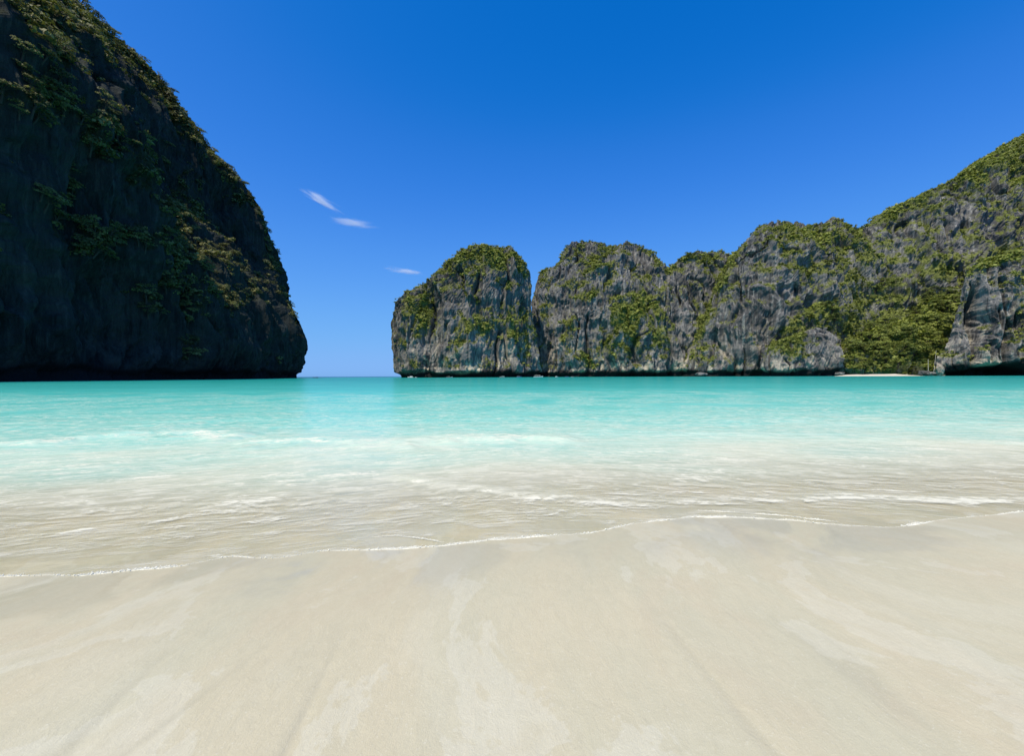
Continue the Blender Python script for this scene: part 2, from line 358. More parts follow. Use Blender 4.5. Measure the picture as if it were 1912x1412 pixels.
def build_water():
    n1 = 300; ymax = 95.0
    r = np.linspace(0, 1, n1)[:, None]
    Yn = 1/((1-r)/edge_y[None, :] + r/ymax)
    far = np.geomspace(ymax*1.04, 60000, 60)[:, None]*np.ones((1, len(cols)))
    Y = np.concatenate([Yn, far]); X = cols[None, :]*Y
    shp = X.shape; x, y = X.ravel(), Y.ravel(); t = shore_t(x, y)
    d = y - np.broadcast_to(edge_y[None, :], shp).ravel()
    zs = sand_z(x, y)
    Z0 = np.zeros_like(x)
    grow = sstep(0.0, 3.0, d); grow2 = sstep(2.0, 9.0, d); fade = sstep(95, 60, y)
    yy = y + 0.36*(np.sqrt((x - 0.5)**2 + 4) - 2)*sstep(22, 8, t)
    eta = 0.0030*(0.35 + 0.65*grow)*fbm(np.stack([x*1.6, yy*4.6, Z0], -1), 3, 61)*sstep(30, 12, y)
    eta = eta + 0.022*grow2*fbm(np.stack([x*0.38, y*1.15, Z0], -1), 3, 65)*sstep(60, 30, y)
    eta = eta + 0.055*sstep(8, 25, d)*fbm(np.stack([x*0.10, y*0.34, Z0], -1), 2, 69)*fade
    foam = np.zeros_like(x)
    wob = fbm(np.stack([x*1.1, y*1.1, Z0], -1), 3, 71)
    wob2 = noise(np.stack([x*0.35, y*0.35, Z0], -1), 77)
    for k, (pts, hw, s, crest) in enumerate(BANDS):
        bd, ins = band_d(x, y, pts)
        bd = bd + wob*hw*0.7
        fr = np.where(bd < 0, np.exp(-(bd/(hw*0.45))**2), np.exp(-(bd/(hw*1.9))**2))     # sharp shoreward edge
        foam = np.maximum(foam, s*fr*ins*(0.78 + 0.4*wob2))
        eta = eta + crest*ins*np.exp(-((bd - hw*0.7)/(hw*1.2))**2)*(0.8 + 0.35*wob)
    milky = sstep(3.2, 4.6, t)*sstep(14, 8.5, t)
    foam = np.maximum(foam, 0.30*sstep(0.1, 0.8, d)*sstep(30, 12, t)*(1 + 0.8*wob2))  # base level in the shallows: thin foam plus the painted caustic and glint streaks
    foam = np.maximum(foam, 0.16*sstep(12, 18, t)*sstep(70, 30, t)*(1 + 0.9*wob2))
    foam = np.maximum(foam, 0.75*np.exp(-(d/0.02)**2))
    foam = np.maximum(foam, np.exp(-d/0.22)*np.clip(0.35 + 0.9*noise(np.stack([x*2.3, y*2.3, Z0], -1), 79), 0, 0.8))
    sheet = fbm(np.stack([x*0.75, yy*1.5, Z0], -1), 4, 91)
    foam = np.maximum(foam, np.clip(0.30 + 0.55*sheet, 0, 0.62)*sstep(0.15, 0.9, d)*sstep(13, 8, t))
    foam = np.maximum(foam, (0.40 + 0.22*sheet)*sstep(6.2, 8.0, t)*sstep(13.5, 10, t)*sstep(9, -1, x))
    film = 0.0035 + 0.012*sstep(0, 1.2, d)
    zw = np.maximum(zs + film + 0.4*eta*sstep(0, 0.6, d), eta)
    zw = np.where(d < 1e-6, zs - 0.002, zw)
    th = np.maximum(zw - zs, 0.0)
    opq = 1 - np.exp(-th/0.085); opq = opq*sstep(0.0, 0.03, th)
    murk = 0.04*wob2*sstep(30, 8, t)
    tt = np.maximum(t + 1.2*wob2*sstep(5, 9, t) + (x*0.05)*sstep(6, 10, t)*sstep(60, 20, t)*-1.0, 0.1)
    deep = np.interp(np.log(tt), np.log([3.5, 6.2, 8.5, 11.5, 17, 32, 80, 250, 700, 900, 1600, 6000]),
                     [0.0, 0.05, 0.16, 0.25, 0.36, 0.52, 0.66, 0.76, 0.80, 0.86, 0.98, 1.0]) + murk
    V = np.stack([x, y, zw], -1)
    me = mesh_np('sea', V, grid_faces(*shp), M['water'], True, {'deep': deep, 'yy': yy, 'opaque': opq, 'foam': np.clip(foam, 0, 1)})  # 'foam' holds real foam plus the painted caustic and glint streaks
    o = link('sea', me); tag(o, 'clear shallow turquoise sea with small foamy waves washing the beach', 'sea', kind='structure')
build_water()
print('water', time.time() - T0)

# foam rolled up along the edge of the swash: a lumpy bead with bubbles
def ico(sub=1):
    import bmesh
    bm = bmesh.new(); bmesh.ops.create_icosphere(bm, subdivisions=sub, radius=1.0)
    v = np.array([q.co[:] for q in bm.verts]); f = np.array([[q.index for q in p.verts] for p in bm.faces]); bm.free(); return v, f
ICO1 = ico(1)
def build_foam(name, label, pts, width, bubbles, seed, at_edge=True, z_off=0.0):
    rng = np.random.default_rng(seed)
    if at_edge:
        sel = np.abs(cols) < 1.38; cx = cols[sel]*edge_y[sel]; cy = edge_y[sel]
    else:
        g = ground(np.array([p[0] for p in pts], float), np.array([p[1] for p in pts], float), 0.06)
        cx = np.linspace(g[0, 0], g[-1, 0], 260); cy = np.interp(cx, g[:, 0], g[:, 1])
        cy = np.convolve(np.pad(cy, 6, 'edge'), np.ones(13)/13, 'valid') + 0.012*noise(np.stack([cx*3, cx*0, cx*0], -1), seed)
    q = np.linspace(0, len(cx)-1, 1500); cx = np.interp(q, np.arange(len(cx)), cx); cy = np.interp(q, np.arange(len(cy)), cy)
    cz = sand_z(cx, cy)
    lump = np.clip(0.45 + 0.95*fbm(np.stack([cx*2.4, cx*0, cx*0], -1), 4, seed+1), 0.26, 1.7)
    ang = np.linspace(0, math.pi, 7)
    w = width*lump; tip = np.clip(np.minimum(q, q[-1]-q)/30, 0, 1); w = w*tip
    j = 1 + 0.12*rng.normal(size=(len(cx), 7))
    V = np.stack([cx[:, None] + 0*ang, cy[:, None] + (w[:, None]*np.cos(ang)[None, :]*j) + w[:, None]*0.4, cz[:, None] - 0.001 + 0.42*w[:, None]*np.sin(ang)[None, :]*j + z_off], -1)
    Fs = [grid_faces(len(cx), 7)]; Vs = [V.reshape(-1, 3)]
    tri = np.stack([Fs[0][:, 0], Fs[0][:, 1], Fs[0][:, 2], Fs[0][:, 3]], -1)
    tri = np.concatenate([tri[:, [0, 1, 2]], tri[:, [0, 2, 3]]])
    nb = bubbles; p = lump**2*tip; p /= p.sum(); idx = rng.choice(len(cx), nb, p=p)
    r = np.clip(rng.lognormal(math.log(0.0030), 0.35, nb), 0.002, 0.013)
    bx = cx[idx] + rng.normal(0, 0.008, nb); by = cy[idx] + np.abs(rng.normal(0, 1, nb))*w[idx]*1.7 - 0.003
    bz = sand_z(bx, by) + 0.004 + r*0.4 + 0.3*w[idx]*rng.random(nb) + z_off
    v, f = ICO1
    BV = (v[None]*r[:, None, None]*np.array([1.1, 1.1, 0.8]) + np.stack([bx, by, bz], -1)[:, None, :]).reshape(-1, 3)
    BF = (f[None] + (np.arange(nb)*len(v))[:, None, None] + len(Vs[0])).reshape(-1, 3)
    o = link(name, mesh_np(name, np.concatenate([Vs[0], BV]), np.concatenate([tri, BF]), M['foam'], True))
    tag(o, label, 'foam', kind='stuff')
build_foam('foam', 'thin bubbly white foam line along the edge of the swash', None, 0.012, 3200, 81)
build_foam('foam', 'short white foam thread trailing below the small breaking wave', [(1290, 951), (1380, 957), (1470, 965), (1540, 975), (1570, 980)], 0.012, 260, 83, False, 0.006)
build_foam('foam', 'short foam thread behind the swash edge beneath the gap', [(690, 1002), (740, 1001), (790, 1008), (830, 1017)], 0.010, 150, 85, False, 0.008)
print('foam', time.time() - T0)

# ------------------------------------------------------------------ cliffs
def vnormals(P):
    du = np.gradient(P, axis=1); dv = np.gradient(P, axis=0); n = np.cross(du, dv)
    return n/np.maximum(np.linalg.norm(n, axis=-1, keepdims=True), 1e-6)
def patches(px, py, L):
    s = np.zeros_like(px)
    for q in L:
        x, y, rx, ry, a = q[:5]; rot = math.radians(q[5]) if len(q) > 5 else 0.0
        dx, dy = px - x, py - y
        u = (dx*math.cos(rot) + dy*math.sin(rot))/rx; v = (-dx*math.sin(rot) + dy*math.cos(rot))/ry
        s = np.maximum(s, a*np.exp(-(u*u + v*v)**1.5*0.7)) if a > 0 else s + a*np.exp(-(u*u+v*v)*0.7)
    return s
def relief(P, N, edge, sc, seed, amp):
    """rock relief: buttresses, vertical flutes, ledges and the wave-cut notch; returns displaced points and hollows"""
    shp = P.shape; p = P.reshape(-1, 3); st = np.array([1, 1, 0.32])
    warp = 9/sc*np.stack([noise(p*0.03*sc, seed+51), noise(p*0.03*sc, seed+52), 0*p[:, 0]], -1); pw = p + warp
    big = fbm(p*st*0.013*sc, 3, seed)
    bt = ridged(pw*np.array([1, 1, 0.13])*0.026*sc, 2, seed+5)
    fl = ridged(pw*np.array([1, 1, 0.055])*0.105*sc, 3, seed+9)
    blk = fbm(p*np.array([1, 1, 0.6])*0.10*sc, 4, seed+13)
    cr = noise(pw*np.array([1, 1, 0.10])*0.040*sc, seed+27); cr = -np.exp(-(cr/0.075)**2)*sstep(-0.25, 0.25, noise(p*0.025*sc, seed+28))
    led = noise(p*np.array([0.25, 0.25, 1])*0.07*sc + 0.02*warp, seed+17); led = np.sign(led)*np.abs(led)**0.7
    fin = fbm(p*np.array([1, 1, 0.40])*0.36*sc, 3, seed+21)
    D = amp*(13*big*edge.ravel() + 9.5*(bt - 0.3)*(0.15 + 0.85*edge.ravel()) + (3.2*(fl - 0.3) + 2.8*blk + 2.6*led + 10.0*cr)*(0.35 + 0.65*np.clip(edge.ravel()*1.6, 0, 1)) + 1.0*fin)/sc
    D = D - np.median(D)
    z = p[:, 2]; notch = sstep(9, 4.0, z + 5.0*noise(p*np.array([1, 1, 0])*0.035, seed+25))
    D = D*sstep(-3, 14, z + 6) - 6.0*amp*notch
    n = N.reshape(-1, 3)*np.array([1, 1, 0.75])
    q = p + n*D[:, None]
    hollow = np.clip(-(0.4*bt + 0.3*fl + 0.4*blk) - 0.5*cr, 0, 1)
    return q.reshape(shp), hollow.reshape(shp[:2]), blk.reshape(shp[:2])

SCRUB = {}
def clump_template(nq, seed, leaf=0.34):
    rng = np.random.default_rng(seed)
    d = rng.normal(size=(nq, 3)); d[:, 2] = np.abs(d[:, 2])*0.9 - 0.15; d /= np.linalg.norm(d, axis=1)[:, None]
    c = d*(0.55 + 0.45*rng.random(nq))[:, None]*np.array([1, 1, 0.75])
    n = d + rng.normal(0, 0.38, (nq, 3)) + np.array([-0.10, -0.18, 0.38]); n /= np.linalg.norm(n, axis=1)[:, None]
    a = np.cross(n, rng.normal(size=(nq, 3))); a /= np.linalg.norm(a, axis=1)[:, None]; b = np.cross(n, a)
    s = leaf*(0.6 + 0.8*rng.random(nq))[:, None]
    quad = np.stack([c + a*s, c + b*s*0.75, c - a*s*0.8, c - b*s*0.75], 1)
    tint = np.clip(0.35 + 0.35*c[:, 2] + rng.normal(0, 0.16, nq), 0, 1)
    return quad.reshape(-1, 3), np.repeat(tint, 4)
CT_FINE = [clump_template(26, 150 + k, 0.26) for k in range(6)]
CT = [clump_template(13, 100 + k, 0.44) for k in range(6)]
def scatter(name, label, pts, nrm, size, tone, mat, seed):
    TP = CT_FINE if 'left' in mat.name or 'headland' in mat.name else CT
    rng = np.random.default_rng(seed); Vs, Ts = [], []; which = rng.integers(0, len(TP), len(pts))
    for k, (tv, tt) in enumerate(TP):
        s = which == k; n = int(s.sum())
        if not n: continue
        a = rng.random(n)*math.tau; ca, sa = np.cos(a), np.sin(a); R = np.zeros((n, 3, 3)); R[:, 0, 0] = ca; R[:, 0, 1] = -sa; R[:, 1, 0] = sa; R[:, 1, 1] = ca; R[:, 2, 2] = 1
        sc = size[s][:, None]*np.stack([0.8 + 0.5*rng.random(n), 0.8 + 0.5*rng.random(n), 0.7 + 0.5*rng.random(n)], -1)
        v = np.einsum('nij,kj->nki', R, tv)*sc[:, None, :] + (pts[s] + nrm[s]*size[s][:, None]*0.25)[:, None, :]
        Vs.append(v.reshape(-1, 3)); Ts.append(np.clip(tt[None, :] + tone[s][:, None], 0, 1).ravel())
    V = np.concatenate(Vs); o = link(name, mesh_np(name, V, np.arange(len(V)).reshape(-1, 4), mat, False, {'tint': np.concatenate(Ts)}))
    tag(o, label, 'scrub', kind='stuff'); return o

CLIFFS = {}
def finish_cliff(key, label, P, seed, sc, amp, edge, mat, veg_list, base_veg, scrub_n, scrub_label, scrub_size, scrub_mat, cream_h=45, wrap=False, extra=None, tide_h=8.0, veg_z=(6, 16)):  # tide_h: height of the dark band, tidal stain plus painted shade
    N = vnormals(P)
    c = P.reshape(-1, 3).mean(0)
    flip = np.sign((N*(P - c)).sum(-1).mean())
    N = N*flip
    Q, hol, blk = relief(P, N, edge, sc, seed, amp)
    if extra is not None: Q = extra(Q, N)
    N2 = vnormals(Q)*flip
    px, py = proj(Q)
    up = N2[..., 2]
    pn = Q.reshape(-1, 3)
    vn = fbm(pn*np.array([1, 1, 0.8])*0.035*sc, 4, seed+31).reshape(up.shape)
    vn2 = fbm(pn*np.array([1, 1, 0.7])*0.13*sc, 3, seed+35).reshape(up.shape)
    veg = base_veg + 0.72*patches(px, py, veg_list) + 0.40*vn + 0.26*vn2 + 0.70*np.clip(up - 0.22, -0.35, 0.6) - 0.25*hol
    z = Q[..., 2]; veg = veg*sstep(*veg_z, z)
    cream = np.clip(sstep(cream_h*1.6, cream_h*0.2, z), 0, 1)
    fcs = grid_faces(P.shape[0], P.shape[1], wrap)
    if flip < 0: fcs = fcs[:, ::-1]
    o = link('cliff', mesh_np('cliff', pn, fcs, mat, False, {'veg': np.clip(veg, 0, 1).ravel(), 'cream': cream.ravel(), 'tide': sstep(tide_h + 2.5, tide_h - 2.0, z.ravel() + 2.5*noise(pn*np.array([1, 1, 0.3])*0.08, seed+41) + 5.5*noise(pn*np.array([1, 1, 0])*0.03, seed+43))}))  # 'tide': tidal stain that also paints the shade of undercut and caves
    tag(o, label, 'cliff', kind='structure')
    CLIFFS[key] = (Q, N2, veg, px, py)
    if scrub_n:
        rng = np.random.default_rng(seed+77)
        d1 = np.linalg.norm(np.gradient(Q, axis=0), axis=-1); d2 = np.linalg.norm(np.gradient(Q, axis=1), axis=-1)
        toward = (N2*(CAM - Q)).sum(-1) > -0.25*np.linalg.norm(Q - CAM, axis=-1)
        w = np.clip(veg - 0.30, 0, 0.8)**1.3*d1*d2*toward*(px > -120)*(px < 2050)*(py > -150)*(z > min(5, veg_z[1]))
        w = w.ravel(); idx = rng.choice(len(w), scrub_n, p=w/w.sum())
        vs = np.clip(veg.ravel()[idx], 0, 1.2)
        size = scrub_size*(0.32 + 0.95*rng.random(scrub_n)**1.7)*(0.6 + 0.5*vs)
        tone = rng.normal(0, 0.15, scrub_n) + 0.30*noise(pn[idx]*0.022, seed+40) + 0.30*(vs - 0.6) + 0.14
        pts = pn[idx] + rng.normal(0, 0.8, (scrub_n, 3))
        scatter('shrubbery', scrub_label, pts, N2.reshape(-1, 3)[idx], size, tone, scrub_mat, seed+78)
    return o

def tower(key, label, rings, Y0, b, seed, sc=1.0, amp=1.0, e=2.6, step=2.15, yoff=None, bprof=None, mat='rock_far', back=0.7, **kw):
    """a rock mass as a stack of (possibly tilted) rings; rings: ((left px,py),(right px,py)) from the waterline up"""
    L = np.array([r[0] for r in rings], float); R = np.array([r[1] for r in rings], float); n = len(rings)
    PL, PR = at(L[:, 0], L[:, 1], Y0 if np.isscalar(Y0) else np.array(Y0)[0]), at(R[:, 0], R[:, 1], Y0 if np.isscalar(Y0) else np.array(Y0)[1])
    seg = np.concatenate([[0], np.cumsum(np.maximum(np.linalg.norm(np.diff(PL, axis=0), axis=1), np.linalg.norm(np.diff(PR, axis=0), axis=1)))]); seg /= seg[-1]
    px_len = max(np.linalg.norm(np.diff(L, axis=0), axis=1).sum(), np.linalg.norm(np.diff(R, axis=0), axis=1).sum())
    rows = int(px_len/step); t = np.linspace(0, 1, rows)
    def spl(A):
        o = np.stack([np.interp(t, seg, A[:, k]) for k in range(A.shape[1])], -1); kz = max(3, rows//40)|1
        pad = np.pad(o, ((kz//2, kz//2), (0, 0)), 'reflect', reflect_type='odd'); return np.stack([np.convolve(pad[:, k], np.ones(kz)/kz, 'valid') for k in range(o.shape[1])], -1)
    PL, PR = spl(PL), spl(PR)
    hgt = (0.5*(PL + PR))[:, 2]; v = np.clip(hgt/hgt.max(), 0, 1)
    bp = np.array(bprof if bprof else [(0, 1.0), (0.35, 0.93), (0.6, 0.8), (0.8, 0.58), (0.92, 0.34), (1.0, 0.06)])
    bb = b*np.interp(v, bp[:, 0], bp[:, 1]); yo = np.interp(v, [q[0] for q in yoff], [q[1] for q in yoff]) if yoff else 0*v
    wpx = np.max(np.abs(R[:, 0] - L[:, 0])); nf = int(wpx*1.35/step) + 20; nb = 22
    th = np.concatenate([np.linspace(math.pi, 0, nf), np.linspace(0, -math.pi, nb + 2)[1:-1]])
    ct, sn = np.cos(th), np.sin(th); C_ = np.sign(ct)*np.abs(ct)**(2/e); S_ = np.sign(sn)*np.abs(sn)**(2/e)
    mid, half = 0.5*(PL + PR), 0.5*(PR - PL)
    P = mid[:, None, :] + half[:, None, :]*C_[None, :, None]
    P[..., 1] += yo[:, None] - bb[:, None]*S_[None, :]*np.where(S_ > 0, 1.0, back)[None, :]
    edge = np.clip(S_, 0, 1)[None, :]*sstep(1.0, 0.85, t)[:, None]
    return finish_cliff(key, label, P, seed, sc, amp, edge, M[mat], wrap=True, **kw)

WL = 716.0                                              # a little below the waterline in the picture: feet of the cliffs stand in the sea
# --- rounded sea stack beside the gap
tower('stack', 'rounded grey limestone headland with green scrub, standing beside the open gap to the sea',
      [((745, 712), (1012, 712)), ((740, 690), (1010, 690)), ((733, 640), (1004, 640)), ((731, 600), (998, 605)), ((742, 570), (994, 570)), ((756, 553), (992, 540)), ((775, 545), (988, 510)), ((800, 530), (978, 490)), ((822, 508), (968, 478)), ((850, 484), (955, 468)), ((890, 466), (935, 461)), ((915, 460), (924, 460))],
      640, 62, 200, e=2.15, back=1.35, mat='rock_far', veg_list=[(900, 490, 80, 30, .45), (795, 585, 14, 40, .65, 10), (860, 480, 40, 14, .6), (860, 625, 16, 30, .6, 20), (900, 607, 60, 14, .6), (965, 615, 28, 28, .6), (940, 530, 22, 12, .5), (775, 680, 14, 20, .4), (835, 680, 14, 14, .4), (950, 505, 40, 20, .35), (930, 560, 40, 25, -.3), (880, 660, 60, 30, -.2), (800, 660, 25, 40, -.15)],
      base_veg=0.27, scrub_n=3432, scrub_label='green and olive scrub mottling the rounded headland beside the gap', scrub_size=2.56, scrub_mat=M['scrub'])
# --- domed hill right of the cleft
tower('dome', 'domed grey limestone hill rising behind the cleft with a bright green slope',
      [((992, 712), (1330, 712)), ((992, 680), (1322, 670)), ((990, 620), (1310, 620)), ((990, 565), (1296, 570)), ((999, 530), (1280, 535)), ((1006, 510), (1262, 512)), ((1020, 503), (1248, 500)), ((1042, 492), (1238, 484)), ((1049, 470), (1222, 472)), ((1058, 457), (1190, 463)), ((1075, 448), (1140, 459)), ((1090, 446), (1108, 449))],
      694, 72, 300, e=2.0, mat='rock_far', veg_list=[(1105, 548, 38, 10, .6, -25), (1180, 595, 42, 52, .75, 35), (1215, 640, 40, 30, .5), (1150, 640, 30, 20, .5), (1070, 470, 25, 10, .35), (1130, 490, 30, 20, .35), (1060, 625, 12, 60, .45, 10), (1100, 660, 20, 25, .3), (1080, 600, 40, 35, -.2), (1190, 500, 50, 25, -.1)],
      base_veg=0.25, scrub_n=3432, scrub_label='green scrub on the domed hill and its bright slope', scrub_size=2.64, scrub_mat=M['scrub'], yoff=[(0, 0), (1, 12)])
# --- low ridge between
tower('ridge', 'low grey limestone ridge with scrubby crest between the dome and the big buttress',
      [((1195, 712), (1450, 712)), ((1205, 660), (1440, 660)), ((1215, 600), (1430, 600)), ((1225, 550), (1420, 545)), ((1238, 515), (1400, 505)), ((1252, 495), (1385, 486)), ((1270, 484), (1372, 478)), ((1295, 478), (1345, 475)), ((1310, 475), (1325, 475))],
      682, 58, 400, mat='rock_far', veg_list=[(1310, 482, 60, 10, .5), (1260, 500, 20, 12, .4), (1230, 640, 20, 30, .4), (1280, 660, 20, 14, .5), (1250, 580, 40, 40, -.15)],
      base_veg=0.22, scrub_n=1320, scrub_label='olive scrub along the low ridge crest', scrub_size=2.56, scrub_mat=M['scrub'])
# --- big buttress
tower('buttress', 'broad grey limestone buttress with fluted walls and a jagged green summit',
      [((1262, 711), (1640, 711)), ((1272, 680), (1640, 680)), ((1290, 640), (1640, 620)), ((1312, 590), (1636, 570)), ((1332, 545), (1630, 520)), ((1352, 500), (1622, 480)), ((1372, 472), (1612, 460)), ((1392, 448), (1600, 445)), ((1408, 432), (1585, 434)), ((1421, 425), (1577, 426)), ((1450, 429), (1563, 420)), ((1480, 428), (1553, 419)), ((1510, 424), (1545, 418))],
      630, 78, 500, mat='rock_far', veg_list=[(1350, 505, 18, 60, .7, 25), (1310, 600, 12, 50, .6, 18), (1510, 435, 70, 14, .5), (1560, 440, 30, 14, .5), (1600, 470, 30, 60, .55, 10), (1540, 590, 40, 40, .65), (1490, 620, 30, 18, .55), (1530, 500, 20, 20, .45), (1330, 660, 15, 20, .35), (1400, 680, 12, 10, .5), (1600, 590, 40, 50, .6), (1450, 560, 60, 50, -.2), (1380, 620, 50, 60, -.15)],
      base_veg=0.27, scrub_n=4224, scrub_label='green scrub on ledges and summit of the broad buttress', scrub_size=2.48, scrub_mat=M['scrub'], bprof=[(0, 1.0), (0.3, 0.95), (0.6, 0.82), (0.8, 0.66), (0.92, 0.48), (1.0, 0.15)])
# --- mountain at the side of the cove
tower('mountain', 'tall limestone mountain with a long green skyline rising above the cove',
      [((1480, 711), (2500, 711)), ((1500, 650), (2490, 640)), ((1530, 560), (2470, 520)), ((1560, 480), (2430, 400)), ((1585, 434), (2380, 320)), ((1620, 420), (2330, 260)), ((1640, 400), (2290, 220)), ((1700, 374), (2240, 190)), ((1765, 345), (2200, 165)), ((1815, 308), (2170, 145)), ((1870, 276), (2130, 130)), ((1912, 255), (2100, 120)), ((1990, 190), (2070, 112)), ((2030, 120), (2050, 108))],
      620, 120, 600, step=2.7, mat='rock_right', veg_list=[(1700, 380, 70, 12, .55, -25), (1830, 315, 70, 25, .5, -30), (1900, 290, 50, 40, .45), (1660, 470, 16, 22, .55), (1720, 470, 30, 20, .35), (1740, 520, 50, 14, .4), (1640, 540, 40, 40, .5), (1700, 580, 60, 40, .7), (1880, 470, 40, 18, .7), (1830, 505, 22, 25, .7, -40), (1880, 380, 50, 20, .35), (1790, 440, 45, 50, -.3), (1760, 400, 40, 30, -.15), (1690, 510, 30, 20, -.2), (1640, 470, 12, 40, -.2), (1622, 572, 22, 12, -.5), (1670, 560, 20, 9, -.4), (1650, 590, 40, 16, .5), (1760, 505, 50, 22, .6), (1600, 600, 30, 50, .6)],
      base_veg=0.30, scrub_n=5544, scrub_label='green scrub covering the tall mountain above the cove', scrub_size=2.56, scrub_mat=M['scrub'],
      bprof=[(0, 1.0), (0.2, 0.93), (0.45, 0.75), (0.7, 0.48), (0.9, 0.2), (1.0, 0.04)], e=2.4)
# --- small outcrop at the water, left end of the cove beach
tower('outcrop', 'small pale rock outcrop with a grassy saddle at the end of the cove beach',
      [((1412, 711), (1566, 711)), ((1418, 690), (1562, 690)), ((1424, 665), (1561, 668)), ((1432, 648), (1558, 650)), ((1450, 640), (1553, 636)), ((1478, 630), (1548, 624)), ((1500, 620), (1540, 616)), ((1515, 613), (1530, 612)), ((1522, 611), (1526, 611))],
      535, 26, 700, sc=1.9, amp=1.0, step=1.7, mat='rock_right', veg_list=[(1475, 640, 40, 22, .75), (1450, 630, 30, 14, .6), (1500, 660, 25, 12, .4), (1525, 652, 8, 14, .5), (1456, 683, 5, 8, .6), (1540, 660, 18, 40, -.5), (1525, 620, 18, 10, -.4), (1480, 690, 60, 14, -.3)],
      base_veg=0.2, scrub_n=554, scrub_label='grassy green scrub on the saddle of the small outcrop', scrub_size=1.9, scrub_mat=M['scrub'], cream_h=30)
# --- wooded slope behind the cove
tower('slope', 'wooded slope dropping to the small cove beach',
      [((1545, 705), (1830, 705)), ((1556, 684), (1825, 680)), ((1572, 656), (1822, 640)), ((1604, 632), (1820, 600)), ((1644, 612), (1818, 560)), ((1690, 592), (1815, 530)), ((1735, 566), (1812, 508)), ((1770, 535), (1806, 494)), ((1790, 508), (1800, 488))],
      545, 62, 800, amp=1.25, tide_h=-9.0, veg_z=(0.5, 2.0), step=2.6, mat='rock_right', veg_list=[(1690, 620, 110, 75, .75)], base_veg=0.5, scrub_n=2904, scrub_label='dense green undergrowth filling the slope behind the cove beach', scrub_size=3.0, scrub_mat=M['scrub'],
      bprof=[(0, 1.0), (0.2, 0.86), (0.5, 0.6), (0.8, 0.3), (1.0, 0.05)], e=2.2)
# --- near pillar at the right edge
def pillar_cave(Q, N):
    px, py = proj(Q)
    g = lambda x, y, rx, ry, p=2: np.exp(-((((px - x)/rx)**2 + ((py - y)/ry)**2))**p)
    cave = 30*g(1826, 610, 17, 66) + 22*g(1868, 697, 46, 15) + 12*g(1800, 702, 24, 9) + 16*g(1905, 605, 9, 24) + 9*g(1791, 500, 6, 42) + 10*g(1850, 492, 6, 34) + 9*g(1880, 640, 8, 40) + 8*g(1806, 600, 5, 40) + 10*g(1872, 540, 7, 40)
    cave -= 9*g(1836, 664, 9, 15) + 7*g(1795, 652, 15, 34) + 6*g(1862, 590, 12, 50)
    Q = Q.copy(); Q[..., 1] += cave; Q[..., 0] += 0.30*cave; return Q
tower('pillar', 'craggy near limestone pillar with dark overhangs above the water, right of the cove',
      [((1757, 714), (2250, 714)), ((1757, 700), (2250, 700)), ((1752, 680), (2250, 680)), ((1760, 662), (2250, 660)), ((1778, 640), (2250, 640)), ((1786, 610), (2250, 600)), ((1795, 575), (2250, 560)), ((1800, 540), (2240, 520)), ((1806, 515), (2220, 490)), ((1818, 500), (2200, 470)), ((1840, 488), (2150, 450)), ((1880, 474), (2100, 435)), ((1930, 460), (2060, 430)), ((1980, 440), (2030, 428))],
      455, 42, 900, sc=1.55, amp=1.25, step=1.7, mat='rock_right', veg_list=[(1860, 486, 60, 10, .7, -15), (1812, 520, 10, 40, .5, 10), (1905, 560, 12, 40, .35), (1900, 650, 18, 30, .3), (1840, 560, 40, 60, -.35), (1790, 640, 30, 50, -.4), (1850, 660, 40, 30, -.3)],
      base_veg=0.24, scrub_n=1716, scrub_label='green scrub on top of the near pillar beside the cove', scrub_size=2.5, scrub_mat=M['scrub'], cream_h=70, tide_h=11.0, extra=pillar_cave)  # dark band raised here to paint the blackness of the shaded cave
print('right cliffs', time.time() - T0)

